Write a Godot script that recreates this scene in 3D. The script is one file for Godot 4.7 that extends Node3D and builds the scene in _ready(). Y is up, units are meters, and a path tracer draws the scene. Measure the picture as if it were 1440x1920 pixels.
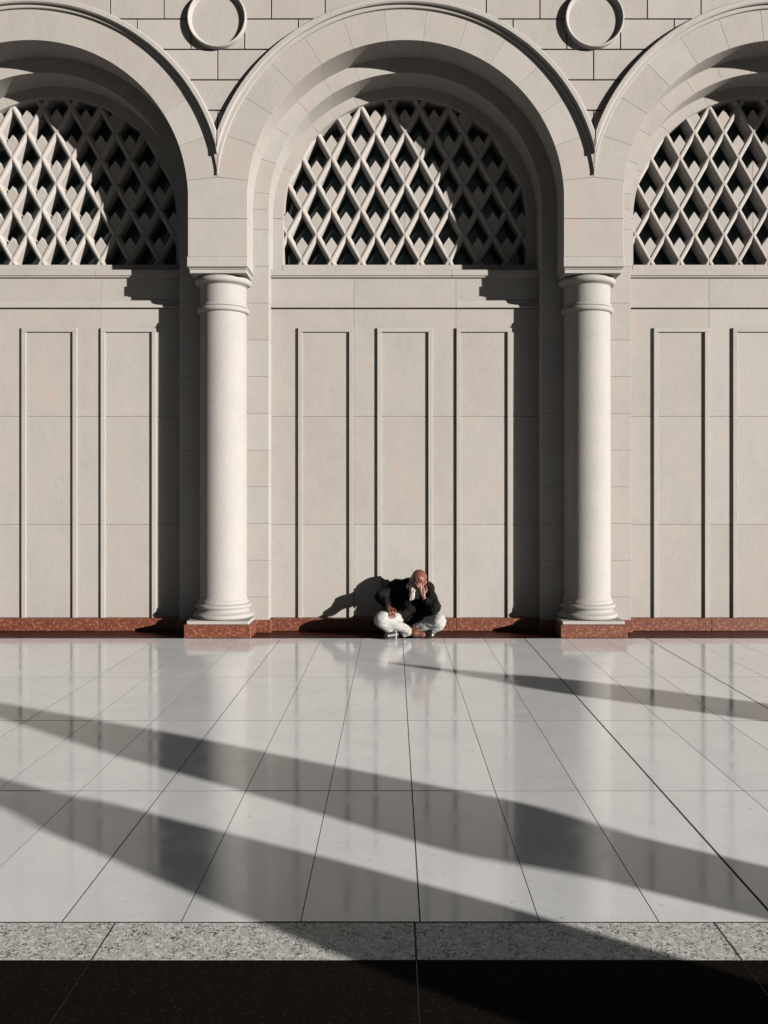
extends Node3D
# Sunlit stone arcade with diamond lattice screens, polished white floor, a man seated against the wall.
# Facade front plane is z = 0, camera at z = 10 looking along -z.

const BAY := 4.1815          # distance between bay centres
const BAY_X := 0.1334        # middle bay centre
const SPRING := 4.891        # springing height of the arches
const R0 := 1.7586           # front order, inner radius
const R_RING := 2.1056       # front order, outer radius
const R_HOOD_A := 2.145
const R_HOOD_B := 2.212
const R1 := 1.575            # second order, inner radius
const R_L := 1.45            # lattice opening radius
const Z1 := -0.39            # front of second order
const Z2 := -0.59            # front of niche wall
const Z3 := -0.75            # front of lattice surround
const ZL := -0.785           # front of lattice bars
const PIER := 2.09075        # half bay
const SUN := Vector3(-1.45, -0.325, -1.0)

var M := {}
var used := {}
var rng := RandomNumberGenerator.new()

# ------------------------------------------------------------------ helpers
func numbered(n: String) -> String:
	if not used.has(n):
		used[n] = 0
		return n
	used[n] += 1
	return "%s_%03d" % [n, used[n]]

func thing(called: String, label: String, category: String, at: Vector3, group := "") -> Node3D:
	var o := Node3D.new()
	o.name = numbered(called)
	add_child(o)
	o.position = at
	o.set_meta("label", label)
	o.set_meta("category", category)
	if group != "":
		o.set_meta("group", group)
	return o

func setting(called: String, label: String, category: String, at := Vector3.ZERO) -> Node3D:
	var o := thing(called, label, category, at)
	o.set_meta("kind", "structure")
	return o

func part(parent: Node3D, called: String, mesh: Mesh, mat: Material, at := Vector3.ZERO) -> MeshInstance3D:
	var o := MeshInstance3D.new()
	o.name = called
	o.mesh = mesh
	o.material_override = mat
	o.position = at
	parent.add_child(o, true)
	return o

func mesh_from(v: PackedVector3Array, n: PackedVector3Array, idx: PackedInt32Array) -> ArrayMesh:
	var a := []
	a.resize(Mesh.ARRAY_MAX)
	a[Mesh.ARRAY_VERTEX] = v
	a[Mesh.ARRAY_NORMAL] = n
	a[Mesh.ARRAY_INDEX] = idx
	var m := ArrayMesh.new()
	m.add_surface_from_arrays(Mesh.PRIMITIVE_TRIANGLES, a)
	return m

# triangle with its front face along the given normal (Godot: clockwise)
func tri(idx: PackedInt32Array, v: PackedVector3Array, a: int, b: int, c: int, n: Vector3) -> void:
	if (v[b] - v[a]).cross(v[c] - v[a]).dot(n) > 0.0:
		idx.append(a); idx.append(c); idx.append(b)
	else:
		idx.append(a); idx.append(b); idx.append(c)

# polygon in x,y pushed along z from zb (back) to zf (front) with a bevelled front edge
func extrude(poly: PackedVector2Array, zb: float, zf: float, bevel := 0.004) -> ArrayMesh:
	var p := poly.duplicate()
	if Geometry2D.is_polygon_clockwise(p):
		p.reverse()
	var n := p.size()
	var en := []
	for i in n:
		var d: Vector2 = (p[(i + 1) % n] - p[i]).normalized()
		en.append(Vector2(d.y, -d.x))
	var inset := PackedVector2Array()
	for i in n:
		var a: Vector2 = en[(i + n - 1) % n]
		var b: Vector2 = en[i]
		var m := a + b
		var q := m / maxf(m.length_squared() * 0.5, 0.35)
		inset.append(p[i] - q * bevel)
	var v := PackedVector3Array()
	var nn := PackedVector3Array()
	var idx := PackedInt32Array()
	for i in n:
		v.append(Vector3(inset[i].x, inset[i].y, zf)); nn.append(Vector3(0, 0, 1))
	var t := Geometry2D.triangulate_polygon(inset)
	if t.is_empty():
		t = Geometry2D.triangulate_polygon(p)
	for k in range(0, t.size(), 3):
		tri(idx, v, t[k], t[k + 1], t[k + 2], Vector3(0, 0, 1))
	var base := v.size()
	for i in n:
		v.append(Vector3(p[i].x, p[i].y, zb)); nn.append(Vector3(0, 0, -1))
	for k in range(0, t.size(), 3):
		tri(idx, v, base + t[k], base + t[k + 1], base + t[k + 2], Vector3(0, 0, -1))
	for i in n:
		var j := (i + 1) % n
		var e: Vector2 = en[i]
		var na: Vector2 = e
		var nb: Vector2 = e
		if e.dot(en[(i + n - 1) % n]) > 0.93:
			na = (e + en[(i + n - 1) % n]).normalized()
		if e.dot(en[j]) > 0.93:
			nb = (e + en[j]).normalized()
		var s := v.size()
		v.append(Vector3(p[i].x, p[i].y, zb)); nn.append(Vector3(na.x, na.y, 0))
		v.append(Vector3(p[j].x, p[j].y, zb)); nn.append(Vector3(nb.x, nb.y, 0))
		v.append(Vector3(p[j].x, p[j].y, zf - bevel)); nn.append(Vector3(nb.x, nb.y, 0))
		v.append(Vector3(p[i].x, p[i].y, zf - bevel)); nn.append(Vector3(na.x, na.y, 0))
		var n3 := Vector3(e.x, e.y, 0)
		tri(idx, v, s, s + 1, s + 2, n3); tri(idx, v, s, s + 2, s + 3, n3)
		if bevel <= 0.0:
			continue
		s = v.size()
		var ba := Vector3(na.x, na.y, 1).normalized()
		var bb := Vector3(nb.x, nb.y, 1).normalized()
		v.append(Vector3(p[i].x, p[i].y, zf - bevel)); nn.append(ba)
		v.append(Vector3(p[j].x, p[j].y, zf - bevel)); nn.append(bb)
		v.append(Vector3(inset[j].x, inset[j].y, zf)); nn.append(bb)
		v.append(Vector3(inset[i].x, inset[i].y, zf)); nn.append(ba)
		var n4 := Vector3(e.x, e.y, 1)
		tri(idx, v, s, s + 1, s + 2, n4); tri(idx, v, s, s + 2, s + 3, n4)
	return mesh_from(v, nn, idx)

func rect(x0: float, y0: float, x1: float, y1: float) -> PackedVector2Array:
	return PackedVector2Array([Vector2(x0, y0), Vector2(x1, y0), Vector2(x1, y1), Vector2(x0, y1)])

func box(x0: float, x1: float, y0: float, y1: float, zb: float, zf: float, bevel := 0.004) -> ArrayMesh:
	return extrude(rect(x0, y0, x1, y1), zb, zf, bevel)

# outline of moulding in (y, z) swept along x
func sweep_x(prof: PackedVector2Array, x0: float, x1: float) -> ArrayMesh:
	# profile as (z, y); extruded along its own z, then turned so that it runs along x
	var m := extrude(prof, 0.0, x1 - x0, 0.002)
	var st := SurfaceTool.new()
	st.begin(Mesh.PRIMITIVE_TRIANGLES)
	var b := Basis(Vector3(0, 0, 1), Vector3(0, 1, 0), Vector3(-1, 0, 0))  # x->z, z->-x
	st.append_from(m, 0, Transform3D(b, Vector3(x1, 0, 0)))
	return st.commit()

func sector(c: Vector2, r0: float, r1: float, a0: float, a1: float, step := 0.035) -> PackedVector2Array:
	var k := maxi(1, int(ceil(absf(a1 - a0) / step)))
	var p := PackedVector2Array()
	for i in k + 1:
		var a := lerpf(a0, a1, float(i) / k)
		p.append(c + Vector2(cos(a), sin(a)) * r1)
	for i in k + 1:
		var a := lerpf(a1, a0, float(i) / k)
		p.append(c + Vector2(cos(a), sin(a)) * r0)
	return p

func shrink(p: PackedVector2Array, by: float) -> PackedVector2Array:
	var q := Geometry2D.offset_polygon(p, -by, Geometry2D.JOIN_MITER)
	return q[0] if q.size() > 0 else p

func clip_to(p: PackedVector2Array, r: PackedVector2Array) -> PackedVector2Array:
	var q := Geometry2D.intersect_polygons(p, r)
	var best := PackedVector2Array()
	for s in q:
		if absf(area(s)) > absf(area(best)):
			best = s
	return best

func area(p: PackedVector2Array) -> float:
	var s := 0.0
	for i in p.size():
		s += p[i].cross(p[(i + 1) % p.size()])
	return s * 0.5

# lathe of (radius, y) points about the y axis, smooth between points closer than a crease
func lathe(prof: Array, seg := 64) -> ArrayMesh:
	var v := PackedVector3Array()
	var nn := PackedVector3Array()
	var idx := PackedInt32Array()
	var nrm := []
	for i in prof.size() - 1:
		var d: Vector2 = (prof[i + 1] - prof[i]).normalized()
		nrm.append(Vector2(d.y, -d.x))
	for i in prof.size() - 1:
		var na: Vector2 = nrm[i]
		var nb: Vector2 = nrm[i]
		if i > 0 and na.dot(nrm[i - 1]) > 0.6:
			na = (na + nrm[i - 1]).normalized()
		if i < nrm.size() - 1 and nb.dot(nrm[i + 1]) > 0.6:
			nb = (nb + nrm[i + 1]).normalized()
		var s := v.size()
		for k in seg + 1:
			var a := TAU * k / seg
			var c := Vector3(cos(a), 0, sin(a))
			v.append(c * prof[i].x + Vector3(0, prof[i].y, 0)); nn.append((c * na.x + Vector3(0, na.y, 0)).normalized())
			v.append(c * prof[i + 1].x + Vector3(0, prof[i + 1].y, 0)); nn.append((c * nb.x + Vector3(0, nb.y, 0)).normalized())
		for k in seg:
			var f := s + 2 * k
			var out := nn[f] + nn[f + 3]
			tri(idx, v, f, f + 1, f + 3, out)
			tri(idx, v, f, f + 3, f + 2, out)
	return mesh_from(v, nn, idx)

# half round from (r, y0) to (r, y1) bulging by b
func torus_pts(r: float, y0: float, y1: float, b: float, k := 8) -> Array:
	var p := []
	for i in k + 1:
		var a := PI * i / k
		p.append(Vector2(r + b * sin(a), lerpf(y0, y1, 0.5 - 0.5 * cos(a))))
	return p

# ------------------------------------------------------------------ materials
func lin(r: float, g: float, b: float) -> Color:
	return Color(r, g, b).linear_to_srgb()

func noise_img(seed_: int, freq: float, size: int, type := FastNoiseLite.TYPE_SIMPLEX_SMOOTH, oct := 4) -> Image:
	var f := FastNoiseLite.new()
	f.seed = seed_
	f.frequency = freq
	f.noise_type = type
	f.fractal_octaves = oct
	return f.get_seamless_image(size, size, false, false, 0.12)

func tex(img: Image) -> ImageTexture:
	return ImageTexture.create_from_image(img)

func stone_texture(seed_: int, warm: float) -> ImageTexture:
	var s := 512
	var big := noise_img(seed_, 0.006, s)
	var mid := noise_img(seed_ + 1, 0.03, s)
	var fine := noise_img(seed_ + 2, 0.28, s, FastNoiseLite.TYPE_SIMPLEX_SMOOTH, 2)
	var pit := noise_img(seed_ + 3, 0.09, s, FastNoiseLite.TYPE_SIMPLEX_SMOOTH, 3)
	var out := Image.create(s, s, false, Image.FORMAT_RGB8)
	for y in s:
		for x in s:
			var b := big.get_pixel(x, y).r
			var m := mid.get_pixel(x, y).r
			var f := fine.get_pixel(x, y).r
			var p := pit.get_pixel(x, y).r
			var g := 0.96 + 0.05 * (b - 0.5) + 0.03 * (m - 0.5) + 0.045 * (f - 0.5)
			var stain := clampf((b - 0.56) * 4.0, 0.0, 1.0) * clampf((m - 0.35) * 2.5, 0.0, 1.0) * warm
			if p > 0.80:
				g -= (p - 0.80) * 0.9
			out.set_pixel(x, y, Color(clampf(g, 0, 1), clampf(g * (1.0 - 0.035 * stain), 0, 1), clampf(g * (1.0 - 0.050 * stain), 0, 1)))
	return tex(out)

func smudge(seed_: int) -> ImageTexture:
	# roughness of polished, walked-on marble: low with duller scuffed patches
	var s := 512
	var a := noise_img(seed_, 0.012, s, FastNoiseLite.TYPE_SIMPLEX_SMOOTH, 5)
	var b := noise_img(seed_ + 1, 0.07, s, FastNoiseLite.TYPE_SIMPLEX_SMOOTH, 3)
	var out := Image.create(s, s, false, Image.FORMAT_RGB8)
	for y in s:
		for x in s:
			var r := 0.085 + 0.10 * clampf((a.get_pixel(x, y).r - 0.4) * 2.0, 0.0, 1.0) + 0.05 * clampf((b.get_pixel(x, y).r - 0.5) * 2.0, 0.0, 1.0)
			out.set_pixel(x, y, Color(r, r, r))
	return tex(out)

func bump(seed_: int, freq: float, size: int, strength: float) -> ImageTexture:
	var im := noise_img(seed_, freq, size, FastNoiseLite.TYPE_SIMPLEX_SMOOTH, 4)
	im.convert(Image.FORMAT_RGBA8)
	im.bump_map_to_normal_map(strength)
	return tex(im)

func speckle(seed_: int, freq: float, dark: Color, midc: Color, light: Color, d0: float, l0: float) -> ImageTexture:
	var s := 512
	var a := noise_img(seed_, freq, s, FastNoiseLite.TYPE_SIMPLEX_SMOOTH, 2)
	var c := noise_img(seed_ + 5, freq * 0.7, s, FastNoiseLite.TYPE_SIMPLEX_SMOOTH, 2)
	var b := noise_img(seed_ + 13, freq * 0.2, s, FastNoiseLite.TYPE_SIMPLEX_SMOOTH, 2)
	var f := noise_img(seed_ + 9, freq * 3.0, s, FastNoiseLite.TYPE_SIMPLEX_SMOOTH, 1)
	var out := Image.create(s, s, false, Image.FORMAT_RGB8)
	for y in s:
		for x in s:
			var col := midc
			var va := a.get_pixel(x, y).r + 0.12 * (f.get_pixel(x, y).r - 0.5)
			var vc := c.get_pixel(x, y).r + 0.10 * (f.get_pixel(x, y).r - 0.5)
			col = col.lerp(light, clampf((vc - l0) * 12.0, 0.0, 1.0))
			var wd := 0.040 + 0.10 * maxf(0.0, b.get_pixel(x, y).r - 0.42)
			col = col.lerp(dark, d0 * clampf((wd - absf(va - 0.5)) * 60.0, 0.0, 1.0))
			out.set_pixel(x, y, col)
	return tex(out)

func mat(albedo: Color, rough: float, t: Texture2D = null, tscale := 1.0, off := Vector3.ZERO, nrm: Texture2D = null, nscale := 0.3, spec := 0.5) -> StandardMaterial3D:
	var m := StandardMaterial3D.new()
	m.albedo_color = albedo
	m.roughness = rough
	m.metallic_specular = spec
	if t:
		m.albedo_texture = t
	if nrm:
		m.normal_enabled = true
		m.normal_texture = nrm
		m.normal_scale = nscale
	if t or nrm:
		m.uv1_triplanar = true
		m.uv1_world_triplanar = true
		m.uv1_scale = Vector3.ONE * tscale
		m.uv1_offset = off
	return m

func make_materials() -> void:
	var st := stone_texture(11, 1.0)
	var sb := bump(40, 0.12, 512, 2.0)
	M.stone = []
	var tints := [[0.205, 0.193, 0.183], [0.198, 0.185, 0.174], [0.210, 0.200, 0.191], [0.200, 0.188, 0.178], [0.203, 0.188, 0.176]]
	for i in tints.size():
		var c: Array = tints[i]
		var sm := mat(lin(c[0], c[1], c[2]), 0.78, st, 0.42, Vector3(i * 0.37, i * 0.23, i * 0.11), sb, 0.10, 0.3)
		sm.uv1_scale = Vector3(0.5, 0.3, 0.5)
		M.stone.append(sm)
	M.column = mat(lin(0.200, 0.192, 0.184), 0.8, st, 0.5, Vector3(0.2, 0.6, 0.1), bump(57, 0.14, 512, 2.0), 0.22, 0.2)
	M.mortar = mat(lin(0.115, 0.085, 0.06), 0.95, st, 2.0)
	M.core = mat(lin(0.30, 0.27, 0.24), 0.9)
	var mb := stone_texture(71, 0.25)
	M.tile = []
	var rt := smudge(303)
	for i in 4:
		var g: float = [0.55, 0.518, 0.543, 0.531][i]
		var tm := mat(lin(g * 0.98, g * 0.995, g * 1.03), 1.0, mb, 0.35, Vector3(i * 0.31, 0, i * 0.17), bump(90, 0.01, 256, 0.6), 0.04, 0.85)
		tm.roughness_texture = rt
		tm.roughness_texture_channel = BaseMaterial3D.TEXTURE_CHANNEL_RED
		M.tile.append(tm)
	M.grout = mat(lin(0.025, 0.022, 0.02), 0.95)
	var red := speckle(101, 0.055, lin(0.03, 0.009, 0.006), lin(0.082, 0.025, 0.014), lin(0.14, 0.056, 0.033), 0.9, 0.58)
	M.red = mat(Color.WHITE, 0.45, red, 1.0, Vector3.ZERO, null, 0.3, 0.4)
	M.red_polished = mat(Color(0.50, 0.44, 0.42), 0.35, red, 1.3, Vector3(0.3, 0.1, 0.5), null, 0.3, 0.25)
	var grey := speckle(131, 0.055, lin(0.05, 0.047, 0.042), lin(0.36, 0.36, 0.355), lin(0.48, 0.48, 0.475), 0.95, 0.56)
	M.grey = mat(Color.WHITE, 0.45, grey, 1.3, Vector3.ZERO, null, 0.3, 0.35)
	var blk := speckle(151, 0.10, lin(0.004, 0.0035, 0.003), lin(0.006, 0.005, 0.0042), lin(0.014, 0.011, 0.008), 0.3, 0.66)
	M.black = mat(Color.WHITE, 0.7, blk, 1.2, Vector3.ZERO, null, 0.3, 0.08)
	M.pale_joint = mat(lin(0.30, 0.28, 0.26), 0.9)
	M.glass = mat(lin(0.03, 0.10, 0.11), 0.03, null, 1.0, Vector3.ZERO, null, 0.3, 0.6)
	M.glass.transparency = BaseMaterial3D.TRANSPARENCY_ALPHA
	M.glass.albedo_color.a = 0.3
	var cb := bump(171, 0.06, 256, 4.0)
	M.jacket = mat(lin(0.006, 0.0055, 0.0055), 0.9, null, 6.0, Vector3.ZERO, cb, 0.4, 0.12)
	M.trousers = mat(lin(0.185, 0.183, 0.18), 0.9, null, 6.0, Vector3.ZERO, cb, 0.35, 0.25)
	M.skin = mat(lin(0.072, 0.024, 0.013), 0.5, null, 9.0, Vector3.ZERO, cb, 0.15, 0.45)
	M.hair = mat(lin(0.20, 0.188, 0.17), 0.8, null, 14.0, Vector3.ZERO, cb, 0.8, 0.3)
	M.shoe = mat(lin(0.012, 0.010, 0.010), 0.4)
	M.cord = mat(lin(0.24, 0.235, 0.225), 0.8)
	M.canvas = mat(lin(0.6, 0.58, 0.54), 0.85, null, 4.0, Vector3.ZERO, cb, 0.3, 0.25)
	M.steel = mat(lin(0.35, 0.35, 0.35), 0.4)
	M.earth = mat(lin(0.10, 0.09, 0.08), 0.95)

func stone() -> Material:
	return M.stone[rng.randi() % M.stone.size()]

# ------------------------------------------------------------------ signed distance figures
func sdf_mesh(bones: Array, k: float, cell: float, origin: Vector3, fold := 0.0, ffreq := 20.0, seed_ := 3, stretch := Vector3(1, 0.7, 1)) -> ArrayMesh:
	var lo := Vector3.INF
	var hi := -Vector3.INF
	for b in bones:
		for q in 2:
			var c: Vector3 = b[q]
			var r: float = b[2 + q]
			lo = lo.min(c - Vector3.ONE * r)
			hi = hi.max(c + Vector3.ONE * r)
	var mg := cell * 3.0 + k * 0.3 + fold
	lo -= Vector3.ONE * mg
	hi += Vector3.ONE * mg
	var nx := int(ceil((hi.x - lo.x) / cell)) + 1
	var ny := int(ceil((hi.y - lo.y) / cell)) + 1
	var nz := int(ceil((hi.z - lo.z) / cell)) + 1
	var f := PackedFloat32Array()
	f.resize(nx * ny * nz)
	f.fill(1.0)
	for b in bones:
		var a: Vector3 = b[0]
		var e: Vector3 = b[1]
		var ra: float = b[2]
		var rb: float = b[3]
		var rm := maxf(ra, rb) + k + mg
		var l3 := a.min(e) - Vector3.ONE * rm
		var h3 := a.max(e) + Vector3.ONE * rm
		var x0 := clampi(int((l3.x - lo.x) / cell), 0, nx - 1)
		var x1 := clampi(int((h3.x - lo.x) / cell) + 1, 0, nx - 1)
		var y0 := clampi(int((l3.y - lo.y) / cell), 0, ny - 1)
		var y1 := clampi(int((h3.y - lo.y) / cell) + 1, 0, ny - 1)
		var z0 := clampi(int((l3.z - lo.z) / cell), 0, nz - 1)
		var z1 := clampi(int((h3.z - lo.z) / cell) + 1, 0, nz - 1)
		var d := e - a
		var dd := maxf(d.length_squared(), 1e-9)
		for iz in range(z0, z1 + 1):
			for iy in range(y0, y1 + 1):
				for ix in range(x0, x1 + 1):
					var p := Vector3(lo.x + ix * cell, lo.y + iy * cell, lo.z + iz * cell)
					var t := clampf((p - a).dot(d) / dd, 0.0, 1.0)
					var s := (p - a - d * t).length() - lerpf(ra, rb, t)
					var i := (iz * ny + iy) * nx + ix
					var o := f[i]
					var h := maxf(k - absf(s - o), 0.0) / k
					f[i] = minf(s, o) - h * h * k * 0.25
	if fold > 0.0:
		var nz_ := FastNoiseLite.new()
		nz_.seed = seed_
		nz_.frequency = ffreq
		nz_.fractal_octaves = 3
		nz_.noise_type = FastNoiseLite.TYPE_SIMPLEX_SMOOTH
		nz_.fractal_type = FastNoiseLite.FRACTAL_RIDGED
		for iz in nz:
			for iy in ny:
				for ix in nx:
					var i := (iz * ny + iy) * nx + ix
					if absf(f[i]) < 0.06:
						f[i] += fold * nz_.get_noise_3d((lo.x + ix * cell) * stretch.x, (lo.y + iy * cell) * stretch.y, (lo.z + iz * cell) * stretch.z)
	# surface nets
	var v := PackedVector3Array()
	var nn := PackedVector3Array()
	var idx := PackedInt32Array()
	var at := PackedInt32Array()
	at.resize(nx * ny * nz)
	at.fill(-1)
	var sx := 1
	var sy := nx
	var sz := nx * ny
	var offs := [0, sx, sy, sx + sy, sz, sx + sz, sy + sz, sx + sy + sz]
	var edges := [[0, 1], [2, 3], [4, 5], [6, 7], [0, 2], [1, 3], [4, 6], [5, 7], [0, 4], [1, 5], [2, 6], [3, 7]]
	for iz in nz - 1:
		for iy in ny - 1:
			for ix in nx - 1:
				var i := (iz * ny + iy) * nx + ix
				var neg := 0
				if absf(f[i]) > cell * 2.5:
					continue
				for o in offs:
					if f[i + o] < 0.0:
						neg += 1
				if neg == 0 or neg == 8:
					continue
				var acc := Vector3.ZERO
				var cnt := 0
				for e in edges:
					var fa := f[i + offs[e[0]]]
					var fb := f[i + offs[e[1]]]
					if (fa < 0.0) != (fb < 0.0):
						var t := fa / (fa - fb)
						var pa := Vector3(e[0] & 1, (e[0] >> 1) & 1, e[0] >> 2)
						var pb := Vector3(e[1] & 1, (e[1] >> 1) & 1, e[1] >> 2)
						acc += pa.lerp(pb, t)
						cnt += 1
				acc /= cnt
				at[i] = v.size()
				v.append(lo + (Vector3(ix, iy, iz) + acc) * cell - origin)
				var g := Vector3(f[i + 1] + f[i + sx + sy] + f[i + sx + sz] + f[i + sx + sy + sz] - f[i] - f[i + sy] - f[i + sz] - f[i + sy + sz],
					f[i + sy] + f[i + sx + sy] + f[i + sy + sz] + f[i + sx + sy + sz] - f[i] - f[i + sx] - f[i + sz] - f[i + sx + sz],
					f[i + sz] + f[i + sx + sz] + f[i + sy + sz] + f[i + sx + sy + sz] - f[i] - f[i + sx] - f[i + sy] - f[i + sx + sy])
				nn.append(g.normalized() if g.length_squared() > 1e-12 else Vector3.UP)
	for iz in range(1, nz - 1):
		for iy in range(1, ny - 1):
			for ix in range(1, nx - 1):
				var i := (iz * ny + iy) * nx + ix
				var s0 := f[i] < 0.0
				for ax in 3:
					var st: int = [sx, sy, sz][ax]
					if (f[i + st] < 0.0) == s0:
						continue
					var u: int = [sy, sz, sx][ax]
					var w: int = [sz, sx, sy][ax]
					var q := [at[i - u - w], at[i - w], at[i], at[i - u]]
					if q[0] < 0 or q[1] < 0 or q[2] < 0 or q[3] < 0:
						continue
					var out: Vector3 = nn[q[0]] + nn[q[2]]
					tri(idx, v, q[0], q[1], q[2], out)
					tri(idx, v, q[0], q[2], q[3], out)
	return mesh_from(v, nn, idx)

func join(list: Array) -> ArrayMesh:
	var st := SurfaceTool.new()
	st.begin(Mesh.PRIMITIVE_TRIANGLES)
	for m in list:
		st.append_from(m, 0, Transform3D.IDENTITY)
	return st.commit()

# ------------------------------------------------------------------ scene
func _ready() -> void:
	rng.seed = 20240
	# camera
	var cam := Camera3D.new()
	cam.name = "camera"
	cam.keep_aspect = Camera3D.KEEP_HEIGHT
	var near := 0.05
	cam.set_frustum(near * 1920.0 / 1686.0, Vector2(-18.0, -37.0) / 1686.0 * near, near, 300.0)
	cam.position = Vector3(0, 1.62, 10.0)
	add_child(cam)
	cam.current = true
	# sky and exposure
	var env := Environment.new()
	var sm := ProceduralSkyMaterial.new()
	sm.sky_top_color = Color(0.22, 0.26, 0.28)
	sm.sky_horizon_color = Color(0.27, 0.27, 0.26)
	sm.sky_curve = 0.18
	sm.ground_bottom_color = Color(0.10, 0.09, 0.08)
	sm.ground_horizon_color = Color(0.20, 0.19, 0.18)
	sm.sun_angle_max = 0.0
	var sky := Sky.new()
	sky.sky_material = sm
	env.background_mode = Environment.BG_SKY
	env.sky = sky
	env.background_energy_multiplier = 0.4
	env.tonemap_mode = Environment.TONE_MAPPER_LINEAR
	env.tonemap_exposure = 3.1
	env.sdfgi_enabled = true
	env.ssao_enabled = true
	env.ssil_enabled = true
	var we := WorldEnvironment.new()
	we.name = "environment"
	we.environment = env
	add_child(we)
	# sun
	var sun := DirectionalLight3D.new()
	sun.name = "sun"
	sun.light_energy = 1.6
	sun.light_color = Color(1.0, 0.975, 0.94)
	sun.light_angular_distance = 0.5
	sun.shadow_enabled = true
	add_child(sun)
	sun.look_at_from_position(Vector3.ZERO, SUN, Vector3.UP)

	make_materials()
	build_ground()
	build_facade_wall()
	for i in 3:
		build_bay(i)
	for i in [1, 2]:
		build_pier(i)
	for i in 2:
		build_column(i)
		build_roundel(i)
	build_person()
	build_parasols()

# ------------------------------------------------------------------ ground
func build_ground() -> void:
	var g := setting("ground", "dark bare ground reaching to the horizon around the paved court", "ground")
	part(g, "soil", box(-150, 150, -150, 150, -0.4, -0.06, 0.01), M.earth).rotation.x = -PI / 2
	var fl := setting("tiled_floor", "polished white marble tiles laid in front of the arcade", "floor")
	part(fl, "grout_bed", box(-8.2, 8.2, 0.02, 0.0, 0, 0, 0), M.grout).visible = true
	fl.get_child(0).mesh = slab(-8.0, 8.0, 0.03, 6.61, -0.05, -0.0005)
	var zs := [0.03, 0.60, 2.11, 3.62, 5.12, 6.61]
	for k in range(-17, 17):
		var xa := 0.1 + 0.4505 * k
		var xb := xa + 0.4505
		var ga := 0.006 if (k == 3 or k == 6) else (0.0030 if k % 3 == 0 else 0.0020)
		var gb := 0.006 if (k + 1 == 3 or k + 1 == 6) else (0.0030 if (k + 1) % 3 == 0 else 0.0020)
		for r in 5:
			var gz := 0.0058 if r in [2, 3] else 0.0048
			var ma: Material = M.tile[rng.randi() % 4]
			var o := part(fl, "tile", slab(-(xb - xa) * 0.5 + ga, (xb - xa) * 0.5 - gb, -(zs[r + 1] - zs[r]) * 0.5 + gz, (zs[r + 1] - zs[r]) * 0.5 - gz, -0.02, 0.0, 0.0), ma, Vector3((xa + xb) * 0.5, 0, (zs[r] + zs[r + 1]) * 0.5))
			o.rotation = Vector3(rng.randf_range(-0.0001, 0.0001), 0, rng.randf_range(-0.0006, 0.0006))
	# grey granite edging
	var kb := setting("granite_edging", "speckled grey granite edging slabs bordering the white tiles", "paving")
	part(kb, "joint_bed", slab(-8.0, 8.0, 6.612, 6.886, -0.05, -0.0006), M.grout)
	for k in range(-7, 7):
		var xa := 0.079 + 1.127 * k
		part(kb, "slab", slab(xa + 0.004, xa + 1.127 - 0.004, 6.617, 6.884, -0.03, 0.0, 0.0), M.grey)
	# black granite paving towards and behind the camera
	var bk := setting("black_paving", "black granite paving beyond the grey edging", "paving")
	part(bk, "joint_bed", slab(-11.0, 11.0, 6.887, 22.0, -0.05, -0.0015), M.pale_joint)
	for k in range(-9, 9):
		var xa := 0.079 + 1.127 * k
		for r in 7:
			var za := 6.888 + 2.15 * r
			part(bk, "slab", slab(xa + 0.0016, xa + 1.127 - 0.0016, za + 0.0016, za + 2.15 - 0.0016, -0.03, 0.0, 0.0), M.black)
	# red granite strip at the foot of the wall
	var rs := setting("red_granite_strip", "narrow polished red granite strip along the foot of the wall", "paving")
	part(rs, "joint_bed", slab(-8.0, 8.0, -0.62, 0.029, -0.05, -0.004), M.pale_joint)
	for k in range(-4, 4):
		var xa := -1.02 + 2.2 * k
		part(rs, "slab", slab(xa + 0.003, xa + 2.2 - 0.003, -0.60, 0.028, -0.03, 0.0, 0.0015), M.red_polished)

func slab(x0: float, x1: float, z0: float, z1: float, yb: float, yt: float, bevel := 0.001) -> ArrayMesh:
	var m := extrude(rect(x0, -z1, x1, -z0), yb, yt, bevel)
	var st := SurfaceTool.new()
	st.begin(Mesh.PRIMITIVE_TRIANGLES)
	st.append_from(m, 0, Transform3D(Basis(Vector3.RIGHT, -PI / 2), Vector3.ZERO))
	return st.commit()

func bay_x(i: int) -> float:
	return BAY_X + BAY * (i - 1)

const WHERE := ["on the man's shadow side", "behind the seated man", "away from the man's shadow"]

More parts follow.
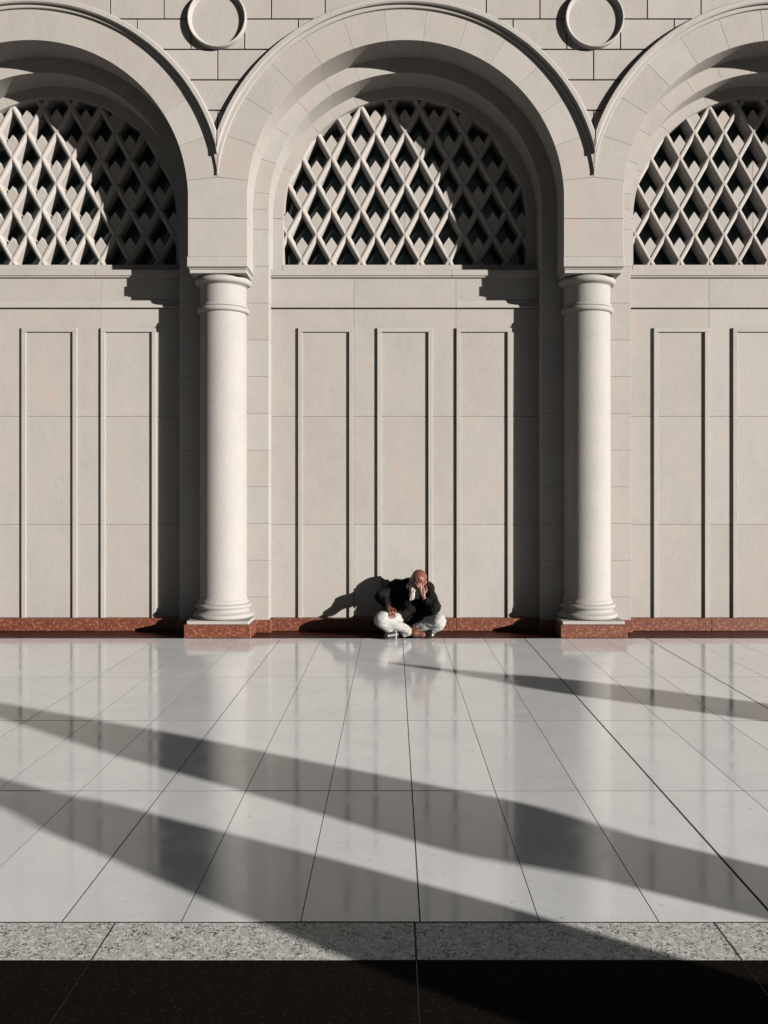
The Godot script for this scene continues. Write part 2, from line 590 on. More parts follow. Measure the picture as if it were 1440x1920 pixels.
# ------------------------------------------------------------------ spandrel wall
func build_facade_wall() -> void:
	var w := thing("facade_wall", "cream ashlar wall with dark recessed joints above the arches", "wall", Vector3.ZERO)
	var x0 := bay_x(0) - PIER - 0.6
	var x1 := bay_x(2) + PIER + 0.6
	var top := 9.6
	# core behind the blocks, cut by the arches, down to the springing
	for i in 3:
		var c := Vector2(bay_x(i), SPRING)
		var p := PackedVector2Array()
		p.append(Vector2(c.x - PIER, top))
		p.append(Vector2(c.x - PIER, SPRING + 0.22))
		for k in 41:
			var a := PI - PI * k / 40.0
			var q := c + Vector2(cos(a), sin(a)) * 2.07
			if q.y > SPRING + 0.22:
				p.append(q)
		p.append(Vector2(c.x + PIER, SPRING + 0.22))
		p.append(Vector2(c.x + PIER, top))
		part(w, "core", extrude(p, -0.42, -0.07, 0.0), M.core)
	part(w, "core", box(x0, bay_x(0) - PIER, 0.0, top, -3.99, -0.07, 0.0), M.core)
	part(w, "core", box(bay_x(2) + PIER, x1, 0.0, top, -3.99, -0.07, 0.0), M.core)
	part(w, "core", box(x0, x1, SPRING + 1.92, top, -3.98, -0.43, 0.0), M.core)
	part(w, "core", box(x0, x1, 0.0, top, -4.4, -4.0, 0.0), M.core)
	part(w, "core", box(x0 + 0.4, x1 - 0.4, 0.0, 4.02, -3.99, -1.31, 0.0), M.core)
	part(w, "end_pier", box(x0, bay_x(0) - R1, 0.0, SPRING - 0.001, -1.29, Z1, 0.004), M.stone[1])
	part(w, "end_pier", box(bay_x(2) + R1, x1, 0.0, SPRING - 0.001, -1.29, Z1, 0.004), M.stone[1])
	part(w, "end_pier", box(x0 + 0.01, bay_x(0) - R0, 0.0, SPRING + 0.2, -0.38, -0.002, 0.004), M.stone[3])
	part(w, "end_pier", box(bay_x(2) + R0, x1 - 0.01, 0.0, SPRING + 0.2, -0.38, -0.002, 0.004), M.stone[3])
	part(w, "coping", box(x0 - 0.05, x1 + 0.05, top, top + 0.25, -4.5, 0.06, 0.01), M.stone[0])
	# blocks
	var pitch := BAY / 7.0
	var row := 0.3385
	var y_ref := 6.884
	var circles := []
	for i in 3:
		var ring := PackedVector2Array()
		for k in 97:
			var a := PI * k / 96.0
			ring.append(Vector2(bay_x(i), SPRING) + Vector2(cos(a), sin(a)) * (R_HOOD_B - 0.006))
		ring.append(Vector2(bay_x(i) - R_HOOD_B + 0.006, SPRING - 0.5))
		ring.append(Vector2(bay_x(i) + R_HOOD_B - 0.006, SPRING - 0.5))
		circles.append(ring)
	for r in range(-4, 9):
		var ya := y_ref + r * row
		var yb := minf(ya + row, top)
		if ya >= top - 0.05:
			continue
		var start := bay_x(0) - PIER + (pitch * 0.5 if posmod(r, 2) == 1 else 0.0) - pitch * 2.0
		for k in 40:
			var xa := start + k * pitch
			if xa > x1 or xa + pitch < x0:
				continue
			var polys := [rect(maxf(xa, x0) + 0.0065, ya + 0.0075, minf(xa + pitch, x1) - 0.0065, yb - 0.0075)]
			if polys[0][1].x - polys[0][0].x < 0.03:
				continue
			for c in circles:
				var nxt := []
				for p in polys:
					for q in Geometry2D.clip_polygons(p, c):
						nxt.append(q)
				polys = nxt
			for p in polys:
				if absf(area(p)) > 0.0025:
					part(w, "block", extrude(p, -0.10, 0.0, 0.002), stone())

# ------------------------------------------------------------------ one bay: arch, niche wall, lattice screen
func build_bay(i: int) -> void:
	var cx := bay_x(i)
	var c := Vector2(0, SPRING)
	var a := thing("stone_arch", "round stone arch of wedge blocks with hood moulding, " + WHERE[i], "arch", Vector3(cx, 0, 0), "arches of the arcade")
	var cut := rect(-PIER + 0.001, SPRING, PIER - 0.001, SPRING + 4.0)
	var d := PI / 14.0
	for k in 14:
		var a0 := d * 0.5 + d * k
		var a1 := a0 + d
		if k == 13:
			continue
		var p := clip_to(sector(c, R0, R_RING + 0.02, a0, a1), cut)
		part(a, "voussoir", extrude(shrink(p, 0.0009), -0.40, 0.0, 0.0015), stone())
	for k in 15:
		var a0 := maxf(d * (k - 0.5), 0.0)
		var a1 := minf(d * (k + 0.5), PI)
		var p := sector(c, R1, 1.83, a0, a1)
		part(a, "inner_voussoir", extrude(shrink(p, 0.0008), Z3 - 0.02, Z1, 0.0015), stone())
	for k in 8:
		var p := sector(c, R_L, 1.90, PI * k / 8.0, PI * (k + 1) / 8.0)
		part(a, "lattice_surround", extrude(shrink(p, 0.0008), -1.08, Z3, 0.0015), stone())
	for s in [-1, 1]:
		part(a, "lattice_surround", box(minf(s * R_L, s * 1.9), maxf(s * R_L, s * 1.9), 4.10, SPRING - 0.003, -1.08, Z3, 0.003), stone())
	# hood moulding
	var pa := clip_to(sector(c, R_RING, R_HOOD_B - 0.004, 0.0, PI, 0.025), cut)
	var pb := clip_to(sector(c, R_HOOD_A, R_HOOD_B, 0.0, PI, 0.025), cut)
	var h := part(a, "hood_moulding", extrude(pa, -0.05, 0.028, 0.006), M.stone[0])
	part(h, "outer_roll", extrude(pb, -0.04, 0.072, 0.012), M.stone[2])

	# niche wall
	var w := thing("niche_wall", "stone niche wall with tall raised panel frames, " + WHERE[i], "wall", Vector3(cx, 0, 0), "panelled niches of the arcade")
	var xs := [-1.62, -0.60, 0.60, 1.62]
	var ys := [0.12, 1.242, 2.514, 3.785]
	for r in 3:
		for q in 3:
			part(w, "wall_slab", box(xs[q] + 0.0014, xs[q + 1] - 0.0014, ys[r] + 0.0022, ys[r + 1] - 0.0022, -0.75, Z2, 0.0015), stone())
	part(w, "mortar", box(-1.6, 1.6, 0.13, 4.14, -0.74, Z2 - 0.0065, 0.0), M.mortar)
	for q in 3:
		part(w, "frieze_slab", box(xs[q] + 0.0012, xs[q + 1] - 0.0012, 3.79, 4.15, -0.75, Z2 - 0.003, 0.0015), stone())
	# lower cornice with a hollow profile, and the stepped sill: (z, y) outlines
	var cor := PackedVector2Array([Vector2(-0.70, 3.788), Vector2(Z2 + 0.042, 3.788), Vector2(Z2 + 0.042, 3.802), Vector2(Z2 + 0.034, 3.818), Vector2(Z2 + 0.020, 3.838), Vector2(Z2 + 0.012, 3.858), Vector2(Z2 + 0.012, 3.872), Vector2(-0.70, 3.872)])
	var sill := PackedVector2Array([Vector2(-0.72, 4.145), Vector2(Z2 + 0.026, 4.145), Vector2(Z2 + 0.026, 4.160), Vector2(Z2 + 0.044, 4.164), Vector2(Z2 + 0.044, 4.225), Vector2(Z2 + 0.036, 4.232), Vector2(-0.72, 4.236)])
	for q in 3:
		part(w, "cornice", sweep_x(cor, xs[q] + 0.001, xs[q + 1] - 0.001), stone())
	for q in 2:
		part(w, "sill", sweep_x(sill, [-1.62, 0.55][q] + 0.001, [0.55, 1.62][q] - 0.001), stone())
		part(w, "ledge", box([-1.46, 0.001][q], [-0.001, 1.46][q], 4.05, 4.339, -1.08, Z3 + 0.004, 0.003), stone())
	for q in 3:
		var px: float = 0.931 * (q - 1)
		var f := Node3D.new()
		f.name = "panel_frame"
		w.add_child(f, true)
		f.position = Vector3(px, 0, 0)
		var yt := 3.505
		var hw := 0.325
		var mw := 0.05
		var pr := 0.027
		for s in [-1, 1]:
			var xo: float = s * hw
			var xi: float = s * (hw - mw)
			part(f, "stile", box(minf(xo, xi), maxf(xo, xi), 0.14, yt - 0.001, -0.64, Z2 + pr, 0.002), M.stone[(q + i) % 5])
		part(f, "rail", box(-hw, hw, yt, yt + mw, -0.64, Z2 + pr, 0.002), M.stone[(q + i) % 5])
	for q in 3:
		part(w, "baseboard", box(xs[q] + 0.0015, xs[q + 1] - 0.0015, 0.001, 0.148, -0.7, -0.50, 0.004), M.red)

	build_lattice(i, cx)

func build_lattice(i: int, cx: float) -> void:
	var n := thing("lattice_screen", "stone lattice of diamond openings in the arch, " + WHERE[i], "screen", Vector3(cx, 4.339, ZL), "lattice screens in the arches")
	var hx := 0.1762
	var hy := 0.3077
	var y0 := 5.942 - 4.339
	var fwd := bar_mesh(hx, hy)       # rises to the right
	var bwd := bar_mesh(-hx, hy)
	var plate_full := extrude(PackedVector2Array([Vector2(0, -hy * 0.5), Vector2(hx * 0.5, 0), Vector2(0, hy * 0.41), Vector2(-hx * 0.5, 0)]), -0.11, 0.0, 0.003)
	var half_a := extrude(PackedVector2Array([Vector2(0.0015, -hy * 0.5), Vector2(hx * 0.5, 0), Vector2(0.0015, hy * 0.41)]), -0.11, 0.0, 0.003)
	var half_b := extrude(PackedVector2Array([Vector2(-0.0015, -hy * 0.5), Vector2(-hx * 0.5, 0), Vector2(-0.0015, hy * 0.41)]), -0.11, 0.0, 0.003)
	for r in range(-3, 8):
		for k in range(-10, 11):
			var x := k * 2.0 * hx + (hx if posmod(r, 2) == 1 else 0.0)
			var y := y0 - r * hy       # a crossing
			for s in [-1, 1]:
				# bar from this crossing down to the next row
				var m := Vector2(x + s * hx * 0.5, y - hy * 0.5)
				var ends := [Vector2(x, y), Vector2(x + s * hx, y - hy), m]
				var keep := false
				for e in ends:
					keep = keep or inside(e, 0.05)
				if keep:
					part(n, "lattice_bar", bwd if s > 0 else fwd, M.stone[(k + r + 30) % 3], Vector3(m.x, m.y, 0))
			# infill plate in the bottom corner of the opening whose bottom corner is this crossing
			var pc := Vector2(x, y + hy * 0.5)
			if inside(pc, -0.02):
				if absf(x) < 0.01:
					part(n, "infill_plate", half_a, M.stone[2], Vector3(pc.x, pc.y, -0.013))
					part(n, "infill_plate", half_b, M.stone[3], Vector3(pc.x, pc.y, -0.013))
				else:
					part(n, "infill_plate", plate_full, M.stone[(k + r + 30) % 5], Vector3(pc.x, pc.y, -0.013))
	var pane := PackedVector2Array()
	for k in 33:
		var a := PI * k / 32.0
		pane.append(Vector2(cos(a) * 1.5, SPRING - 4.339 + sin(a) * 1.5))
	pane.append(Vector2(-1.5, -0.1))
	pane.append(Vector2(1.5, -0.1))
	part(n, "glass_pane", extrude(pane, -0.285, -0.265, 0.001), M.glass)

func inside(p: Vector2, grow: float) -> bool:
	var sp := SPRING - 4.339
	if p.y < -0.02 - grow:
		return false
	if p.y < sp:
		return absf(p.x) < R_L + grow
	return Vector2(p.x, p.y - sp).length() < R_L + grow

# bar of the lattice between two crossings, mitred at both ends, chamfered front edges
func bar_mesh(hx: float, hy: float) -> ArrayMesh:
	var dir := Vector2(hx, hy)
	var ln := dir.length()
	dir /= ln
	var side := Vector2(dir.y, -dir.x)
	var th := atan2(absf(hy), absf(hx))
	# profile across the bar: (offset, depth)
	var prof := [Vector2(-0.037, -0.19), Vector2(-0.037, -0.033), Vector2(-0.034, -0.032), Vector2(-0.011, -0.001), Vector2(-0.009, 0.0), Vector2(0.009, 0.0), Vector2(0.011, -0.001), Vector2(0.034, -0.032), Vector2(0.037, -0.033), Vector2(0.037, -0.19)]
	var v := PackedVector3Array()
	var nn := PackedVector3Array()
	var idx := PackedInt32Array()
	var pos := func(u: float, z: float, e: int) -> Vector3:
		# near the upper end the side that faces the vertical bisector is cut back further
		var sx: float = side.x * u * (1.0 if e == 1 else -1.0)
		var up_dir := dir if e == 1 else -dir
		# towards the vertical line through the crossing?  (the bar comes from below when e == 1)
		var rel := side * u
		var to_vertical: bool = rel.x * -signf(up_dir.x) < 0.0
		var half := (PI * 0.5 - th) if to_vertical else th
		var s := ln * 0.5 - absf(u) / tan(half)
		s = maxf(s, 0.01) - 0.0006
		var q := dir * (s if e == 1 else -s) + side * u
		return Vector3(q.x, q.y, z)
	for k in prof.size() - 1:
		var a: Vector2 = prof[k]
		var b: Vector2 = prof[k + 1]
		var t := (b - a).normalized()
		var nrm2 := Vector2(-t.y, t.x)
		var n3 := Vector3(side.x * nrm2.x, side.y * nrm2.x, nrm2.y)
		# split at the centre line so that the mitred ends stay exact
		var cuts := [a, b] if a.x * b.x >= 0.0 else [a, Vector2(0, a.y), b]
		for c in cuts.size() - 1:
			var s := v.size()
			for q in [[cuts[c], 0], [cuts[c + 1], 0], [cuts[c + 1], 1], [cuts[c], 1]]:
				v.append(pos.call(q[0].x, q[0].y, q[1]))
				nn.append(n3)
			tri(idx, v, s, s + 1, s + 2, n3)
			tri(idx, v, s, s + 2, s + 3, n3)
	var s2 := v.size()
	for q in [[-0.037, 0], [0.0, 0], [0.037, 0], [0.037, 1], [0.0, 1], [-0.037, 1]]:
		v.append(pos.call(q[0], -0.19, q[1]))
		nn.append(Vector3(0, 0, -1))
	for k in range(1, 5):
		tri(idx, v, s2, s2 + k, s2 + k + 1, Vector3(0, 0, -1))
	return mesh_from(v, nn, idx)

# ------------------------------------------------------------------ piers and columns
func pier_x(i: int) -> float:
	return bay_x(0) - PIER + BAY * i

const PIER_WHERE := ["", "behind the column beside the man's shadow", "behind the column away from the man's shadow"]

func build_pier(i: int) -> void:
	var p := thing("stone_pier", "coursed stone pier, " + PIER_WHERE[i], "pier", Vector3(pier_x(i), 0, 0), "piers between the niches")
	var hw := PIER - R1
	var y := 0.13
	var nxt := 0.41
	while y < SPRING - 0.01:
		var t := minf(nxt, SPRING)
		part(p, "course_block", box(-hw, hw, y + 0.0010, t - 0.0010, -1.30, Z1, 0.002), stone())
		y = t
		nxt += 0.4244
	# impost blocks of the front order
	var h0 := PIER - R0
	part(p, "impost_block", box(-h0, h0, 4.239, 4.663 - 0.0014, -0.41, 0.0, 0.004), stone())
	var up := PackedVector2Array([Vector2(-h0, 4.6644), Vector2(h0, 4.6644)])
	for k in 5:
		var a := PI / 28.0 * k / 4.0
		up.append(Vector2(PIER - R0 * cos(a), SPRING + R0 * sin(a)))
	up.append(Vector2(0, SPRING + R_RING * sin(PI / 28.0) - 0.002))
	for k in range(4, -1, -1):
		var a := PI / 28.0 * k / 4.0
		up.append(Vector2(-(PIER - R0 * cos(a)), SPRING + R0 * sin(a)))
	part(p, "impost_block", extrude(up, -0.41, 0.0, 0.004), stone())
	part(p, "base_block", box(-hw - 0.022, hw + 0.022, 0.001, 0.146, -0.72, Z1 + 0.022, 0.004), M.red)

func build_column(i: int) -> void:
	var c := thing("column", "round cream column on red granite plinth, " + ["beside the seated man's shadow", "away from the seated man's shadow"][i], "column", Vector3(pier_x(i + 1), 0, -0.35), "columns of the arcade")
	var zc := 0.35    # column axis sits behind the front plane
	var r := 0.267
	part(c, "plinth", box(-0.371, 0.371, 0.001, 0.147, -0.06, zc + 0.027, 0.006), M.red)
	part(c, "base_slab", box(-0.345, 0.345, 0.148, 0.186, -0.06, zc + 0.0, 0.005), M.stone[2])
	var base := [Vector2(0.0, 0.187), Vector2(0.318, 0.187)]
	base.append_array(torus_pts(0.318, 0.188, 0.248, 0.026))
	base.append_array([Vector2(0.312, 0.256), Vector2(0.298, 0.264), Vector2(0.290, 0.278), Vector2(0.292, 0.292), Vector2(0.300, 0.302)])
	base.append_array(torus_pts(0.300, 0.304, 0.352, 0.022))
	base.append_array([Vector2(0.290, 0.356), Vector2(0.288, 0.384), Vector2(0.278, 0.396), Vector2(r + 0.004, 0.405), Vector2(r, 0.425)])
	part(c, "base", lathe(base), M.column)
	part(c, "shaft", lathe([Vector2(r, 0.425), Vector2(r, 1.6), Vector2(r * 0.995, 2.6), Vector2(r * 0.985, 3.672)]), M.column)
	var ring := [Vector2(r * 0.985, 3.660)]
	ring.append_array(torus_pts(r * 0.985, 3.662, 3.728, 0.036))
	ring.append_array([Vector2(r + 0.010, 3.730), Vector2(r + 0.009, 3.752), Vector2(r - 0.003, 3.764)])
	part(c, "necking_ring", lathe(ring), M.column)
	part(c, "neck", lathe([Vector2(r - 0.004, 3.755), Vector2(r - 0.004, 3.985)]), M.column)
	var ech := [Vector2(r - 0.004, 3.965), Vector2(r + 0.012, 3.975)]
	ech.append_array(torus_pts(r + 0.012, 3.978, 4.062, 0.044, 10))
	ech.append(Vector2(0.0, 4.064))
	part(c, "capital", lathe(ech), M.column)
	part(c, "lower_abacus", box(-0.318, 0.318, 4.063, 4.112, -0.06, zc - 0.025, 0.004), M.stone[2])
	part(c, "abacus", box(-0.338, 0.338, 4.125, 4.236, -0.06, zc + 0.018, 0.005), M.stone[2])
	part(c, "abacus_step", box(-0.326, 0.326, 4.108, 4.128, -0.06, zc - 0.008, 0.004), M.stone[2])

func build_roundel(i: int) -> void:
	var r := thing("wall_roundel", "dished round stone boss, " + ["above the column beside the man's shadow", "above the column away from the man's shadow"][i], "roundel", Vector3(pier_x(i + 1), 6.868, 0), "round bosses above the columns")
	var rim := part(r, "rim", lathe([Vector2(0.327, -0.02), Vector2(0.327, 0.058), Vector2(0.322, 0.068), Vector2(0.314, 0.071), Vector2(0.306, 0.066), Vector2(0.288, 0.024), Vector2(0.280, 0.018)], 72), M.stone[2])
	rim.rotation.x = PI / 2
	var disc := part(r, "disc", lathe([Vector2(0.284, 0.0182), Vector2(0.0, 0.0182)], 72), M.stone[0])
	disc.rotation.x = PI / 2

# ------------------------------------------------------------------ the seated man
func build_person() -> void:
	var o := Vector3(0.2, 0, -0.2)
	var n := thing("person", "person in a black jacket and white trousers sitting cross-legged with one hand over the face", "person", o)
	# knees and feet reach further forward than the trunk
	var V := func(x: float, y: float, z: float) -> Vector3:
		return Vector3(x, y, z + 0.04 - 0.13 * smoothstep(0.26, 0.42, y) + 0.13 * smoothstep(0.36, 0.18, y) * smoothstep(-0.35, -0.1, z) * smoothstep(0.16, 0.32, absf(x - 0.2)))
	# body: trunk and limbs under the clothes, then head, hands and feet at a finer grain
	var trunk := [
		[V.call(0.20, 0.15, -0.36), V.call(0.20, 0.40, -0.33), 0.08, 0.09], [V.call(0.20, 0.40, -0.33), V.call(0.22, 0.54, -0.26), 0.09, 0.07],
		[V.call(0.22, 0.54, -0.26), V.call(0.265, 0.605, -0.17), 0.055, 0.052],
		[V.call(0.02, 0.53, -0.27), V.call(0.38, 0.51, -0.25), 0.05, 0.05],
		[V.call(0.01, 0.53, -0.27), V.call(-0.145, 0.42, -0.20), 0.04, 0.035], [V.call(-0.145, 0.42, -0.20), V.call(-0.065, 0.335, -0.075), 0.035, 0.026],
		[V.call(0.39, 0.51, -0.25), V.call(0.458, 0.338, -0.075), 0.04, 0.035], [V.call(0.458, 0.338, -0.075), V.call(0.345, 0.42, -0.005), 0.036, 0.027],
		[V.call(0.12, 0.14, -0.34), V.call(-0.12, 0.21, -0.07), 0.06, 0.05], [V.call(-0.12, 0.21, -0.07), V.call(0.16, 0.08, -0.01), 0.045, 0.035],
		[V.call(0.28, 0.14, -0.34), V.call(0.49, 0.19, -0.09), 0.06, 0.05], [V.call(0.49, 0.19, -0.09), V.call(0.14, 0.07, -0.08), 0.045, 0.035],
		[V.call(0.16, 0.08, -0.01), V.call(0.25, 0.055, 0.0), 0.036, 0.034]]
	var head := [
		[V.call(0.292, 0.656, -0.130), V.call(0.281, 0.632, -0.095), 0.087, 0.083],
		[V.call(0.275, 0.60, -0.085), V.call(0.235, 0.54, -0.065), 0.068, 0.045],
		[V.call(0.262, 0.605, -0.018), V.call(0.243, 0.568, -0.004), 0.012, 0.017],      # nose
		[V.call(0.235, 0.535, -0.025), V.call(0.246, 0.531, -0.022), 0.018, 0.016],      # lips
		[V.call(0.300, 0.625, -0.022), V.call(0.262, 0.632, -0.012), 0.014, 0.014],      # brow
		[V.call(0.365, 0.600, -0.115), V.call(0.352, 0.572, -0.100), 0.016, 0.011],      # ear
		[V.call(0.205, 0.628, -0.125), V.call(0.202, 0.600, -0.110), 0.016, 0.011],
		[V.call(0.262, 0.59, -0.16), V.call(0.24, 0.56, -0.22), 0.055, 0.056]]
	# hand against the face: palm and five fingers
	var hand_a := [
		[V.call(0.347, 0.418, -0.004), V.call(0.330, 0.462, 0.006), 0.025, 0.025],
		[V.call(0.338, 0.462, 0.008), V.call(0.334, 0.535, 0.012), 0.019, 0.018], [V.call(0.318, 0.464, 0.008), V.call(0.300, 0.545, 0.016), 0.019, 0.017],
		[V.call(0.334, 0.535, 0.012), V.call(0.326, 0.590, 0.012), 0.0115, 0.0105], [V.call(0.326, 0.590, 0.012), V.call(0.312, 0.635, -0.008), 0.0105, 0.009],
		[V.call(0.319, 0.541, 0.014), V.call(0.300, 0.600, 0.016), 0.0115, 0.0105], [V.call(0.300, 0.600, 0.016), V.call(0.284, 0.654, -0.006), 0.0105, 0.009],
		[V.call(0.306, 0.541, 0.016), V.call(0.277, 0.594, 0.020), 0.0115, 0.0105], [V.call(0.277, 0.594, 0.020), V.call(0.256, 0.640, 0.003), 0.0105, 0.009],
		[V.call(0.296, 0.530, 0.016), V.call(0.264, 0.571, 0.022), 0.0105, 0.0095], [V.call(0.264, 0.571, 0.022), V.call(0.243, 0.604, 0.014), 0.0095, 0.008],
		[V.call(0.345, 0.478, 0.004), V.call(0.368, 0.520, -0.012), 0.014, 0.012], [V.call(0.368, 0.520, -0.012), V.call(0.362, 0.560, -0.030), 0.012, 0.010]]
	# hand hanging on the knee
	var hand_b := [
		[V.call(-0.068, 0.338, -0.078), V.call(-0.045, 0.318, -0.04), 0.026, 0.026],
		[V.call(-0.058, 0.316, -0.036), V.call(-0.046, 0.286, 0.006), 0.019, 0.017], [V.call(-0.034, 0.318, -0.036), V.call(-0.010, 0.292, 0.004), 0.019, 0.017],
		[V.call(-0.048, 0.288, 0.004), V.call(-0.046, 0.258, 0.020), 0.0115, 0.0105], [V.call(-0.046, 0.258, 0.020), V.call(-0.042, 0.230, 0.016), 0.0105, 0.009],
		[V.call(-0.032, 0.288, 0.007), V.call(-0.026, 0.252, 0.026), 0.0115, 0.0105], [V.call(-0.026, 0.252, 0.026), V.call(-0.020, 0.222, 0.022), 0.0105, 0.009],
		[V.call(-0.018, 0.290, 0.007), V.call(-0.006, 0.256, 0.026), 0.0115, 0.0105], [V.call(-0.006, 0.256, 0.026), V.call(0.003, 0.226, 0.022), 0.0105, 0.009],
		[V.call(-0.006, 0.294, 0.003), V.call(0.012, 0.266, 0.019), 0.0105, 0.0095], [V.call(0.012, 0.266, 0.019), V.call(0.020, 0.242, 0.017), 0.0095, 0.008],
		[V.call(-0.030, 0.322, -0.034), V.call(0.006, 0.318, -0.016), 0.014, 0.012], [V.call(0.006, 0.318, -0.016), V.call(0.024, 0.300, 0.000), 0.012, 0.010]]
	var foot := [
		[V.call(0.155, 0.075, -0.012), V.call(0.235, 0.060, 0.004), 0.036, 0.036], [V.call(0.235, 0.060, 0.004), V.call(0.325, 0.045, 0.012), 0.036, 0.030],
		[V.call(0.325, 0.050, 0.014), V.call(0.360, 0.045, 0.018), 0.018, 0.014], [V.call(0.322, 0.028, 0.010), V.call(0.352, 0.026, 0.014), 0.014, 0.011]]
	var body := join([sdf_mesh(trunk, 0.03, 0.012, o), sdf_mesh(head, 0.022, 0.006, o), sdf_mesh(hand_a, 0.008, 0.0042, o), sdf_mesh(hand_b, 0.008, 0.0042, o), sdf_mesh(foot, 0.02, 0.007, o)])
	part(n, "body", body, M.skin)
	var jacket := [
		[V.call(0.11, 0.20, -0.34), V.call(0.10, 0.42, -0.33), 0.135, 0.125], [V.call(0.29, 0.20, -0.34), V.call(0.31, 0.42, -0.32), 0.135, 0.125],
		[V.call(0.10, 0.42, -0.33), V.call(0.09, 0.50, -0.28), 0.125, 0.105], [V.call(0.31, 0.42, -0.32), V.call(0.33, 0.48, -0.27), 0.125, 0.10],
		[V.call(0.20, 0.30, -0.30), V.call(0.21, 0.50, -0.27), 0.14, 0.12],
		[V.call(0.03, 0.535, -0.27), V.call(0.37, 0.515, -0.25), 0.078, 0.074], [V.call(0.18, 0.55, -0.27), V.call(0.235, 0.565, -0.22), 0.085, 0.068],
		[V.call(0.02, 0.53, -0.27), V.call(-0.145, 0.425, -0.20), 0.078, 0.066], [V.call(-0.145, 0.425, -0.20), V.call(-0.075, 0.345, -0.09), 0.066, 0.047],
		[V.call(0.39, 0.51, -0.25), V.call(0.462, 0.335, -0.08), 0.076, 0.066], [V.call(0.462, 0.335, -0.08), V.call(0.365, 0.400, -0.015), 0.064, 0.043],
		[V.call(0.30, 0.20, -0.26), V.call(0.45, 0.245, -0.10), 0.09, 0.055], [V.call(0.14, 0.20, -0.27), V.call(0.02, 0.24, -0.17), 0.08, 0.05],
		[V.call(0.12, 0.17, -0.20), V.call(0.30, 0.16, -0.17), 0.07, 0.07]]
	part(n, "jacket", sdf_mesh(jacket, 0.05, 0.011, o, 0.013, 9.0, 5, Vector3(0.8, 0.6, 1.0)), M.jacket)
	var trousers := [
		[V.call(0.13, 0.14, -0.35), V.call(-0.125, 0.222, -0.085), 0.115, 0.082], [V.call(-0.125, 0.222, -0.085), V.call(0.12, 0.105, -0.01), 0.080, 0.052],
		[V.call(-0.135, 0.20, -0.09), V.call(-0.02, 0.085, -0.08), 0.075, 0.07],
		[V.call(0.28, 0.14, -0.35), V.call(0.497, 0.192, -0.095), 0.115, 0.080], [V.call(0.497, 0.192, -0.095), V.call(0.25, 0.105, -0.07), 0.078, 0.058],
		[V.call(0.49, 0.16, -0.10), V.call(0.41, 0.06, -0.07), 0.07, 0.042],
		[V.call(0.12, 0.105, -0.01), V.call(0.165, 0.072, 0.0), 0.050, 0.050], [V.call(0.10, 0.10, -0.02), V.call(0.115, 0.03, 0.002), 0.03, 0.022],
		[V.call(0.20, 0.10, -0.36), V.call(0.22, 0.10, -0.22), 0.10, 0.08]]
	part(n, "trousers", sdf_mesh(trousers, 0.035, 0.010, o, 0.010, 8.0, 8, Vector3(0.5, 1.2, 0.6)), M.trousers)
	var beard := [
		[V.call(0.262, 0.545, -0.052), V.call(0.222, 0.522, -0.036), 0.040, 0.040], [V.call(0.222, 0.522, -0.036), V.call(0.205, 0.465, -0.030), 0.034, 0.028],
		[V.call(0.205, 0.465, -0.030), V.call(0.190, 0.405, -0.035), 0.027, 0.012], [V.call(0.215, 0.47, -0.028), V.call(0.218, 0.415, -0.032), 0.026, 0.012],
		[V.call(0.198, 0.560, -0.085), V.call(0.205, 0.525, -0.055), 0.022, 0.028]]
	part(n, "beard", sdf_mesh(beard, 0.02, 0.007, o, 0.009, 22.0, 12), M.hair)
	var hair := [
		[V.call(0.216, 0.662, -0.170), V.call(0.200, 0.610, -0.150), 0.020, 0.020], [V.call(0.200, 0.610, -0.150), V.call(0.174, 0.560, -0.120), 0.020, 0.022],
		[V.call(0.168, 0.560, -0.120), V.call(0.160, 0.535, -0.115), 0.026, 0.018], [V.call(0.235, 0.66, -0.215), V.call(0.32, 0.655, -0.22), 0.03, 0.03]]
	part(n, "hair", sdf_mesh(hair, 0.02, 0.007, o, 0.008, 22.0, 13), M.hair)
	var sh := [
		[V.call(0.335, 0.048, -0.015), V.call(0.415, 0.044, 0.000), 0.040, 0.036], [V.call(0.415, 0.044, 0.0), V.call(0.43, 0.085, -0.02), 0.036, 0.022]]
	part(n, "shoe", sdf_mesh(sh, 0.015, 0.007, o), M.shoe)
	var sh2 := [
		[V.call(0.02, 0.045, 0.0), V.call(-0.07, 0.042, -0.02), 0.042, 0.036]]
	part(n, "shoe", sdf_mesh(sh2, 0.015, 0.007, o), M.shoe)
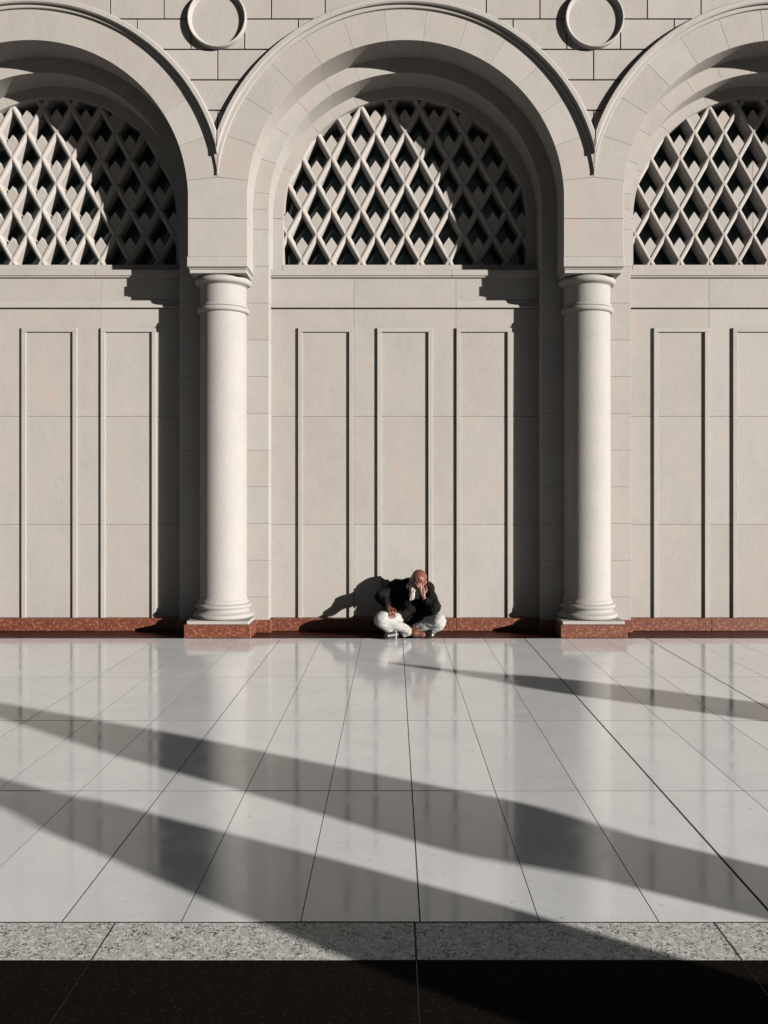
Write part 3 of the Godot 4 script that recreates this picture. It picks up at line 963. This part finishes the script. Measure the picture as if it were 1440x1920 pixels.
	var cord := [[V.call(0.022, 0.14, 0.020), V.call(0.026, 0.075, 0.046), 0.005, 0.005], [V.call(0.026, 0.075, 0.046), V.call(0.026, 0.004, 0.046), 0.006, 0.007], [V.call(0.05, 0.13, 0.024), V.call(0.022, 0.14, 0.020), 0.007, 0.006]]
	part(n, "cord", sdf_mesh(cord, 0.006, 0.004, o), M.cord)

# ------------------------------------------------------------------ folded parasols beside the camera, whose shadows lie on the tiles
func build_parasols() -> void:
	var list := [
		{"at": Vector3(6.25, 0, 9.62), "prof": [[0.74, 0.12], [0.80, 0.22], [1.06, 0.26], [1.18, 0.275], [1.24, 0.335], [1.29, 0.385], [1.41, 0.357], [1.58, 0.308], [1.75, 0.285], [1.90, 0.21], [2.04, 0.146], [2.20, 0.08], [2.30, 0.02]], "say": "furled canvas parasol on a slim steel pole, the tallest, between its two fellows"},
		{"at": Vector3(4.50, 0, 9.69), "prof": [[0.50, 0.12], [0.55, 0.25], [0.80, 0.33], [0.96, 0.34], [1.10, 0.31], [1.21, 0.27], [1.28, 0.24], [1.36, 0.22], [1.415, 0.165], [1.47, 0.14], [1.60, 0.11], [1.75, 0.05], [1.80, 0.01]], "say": "furled canvas parasol on a slim steel pole, its canopy hanging lowest"},
		{"at": Vector3(8.83, 0, 7.57), "prof": [[0.95, 0.12], [1.0, 0.2], [1.1, 0.28], [1.36, 0.29], [1.62, 0.285], [1.70, 0.25], [1.77, 0.16], [1.84, 0.09], [1.90, 0.055], [2.0, 0.01]], "say": "furled canvas parasol on a slim steel pole, standing nearest the arcade"}]
	for d in list:
		var t := thing("folded_parasol", d.say, "parasol", d.at, "furled parasols in the court")
		var pr := []
		for q in d.prof:
			pr.append(Vector2(q[1], q[0]))
		pr.insert(0, Vector2(0.03, d.prof[0][0] + 0.02))
		pr.append(Vector2(0.0, d.prof[-1][0] + 0.02))
		part(t, "canopy", lathe(pr, 40), M.canvas)
		part(t, "pole", lathe([Vector2(0.025, 0.06), Vector2(0.025, d.prof[0][0] + 0.2)], 20), M.steel)
		part(t, "base", lathe([Vector2(0.0, 0.001), Vector2(0.26, 0.001), Vector2(0.26, 0.05), Vector2(0.22, 0.065), Vector2(0.03, 0.07)], 36), M.steel)
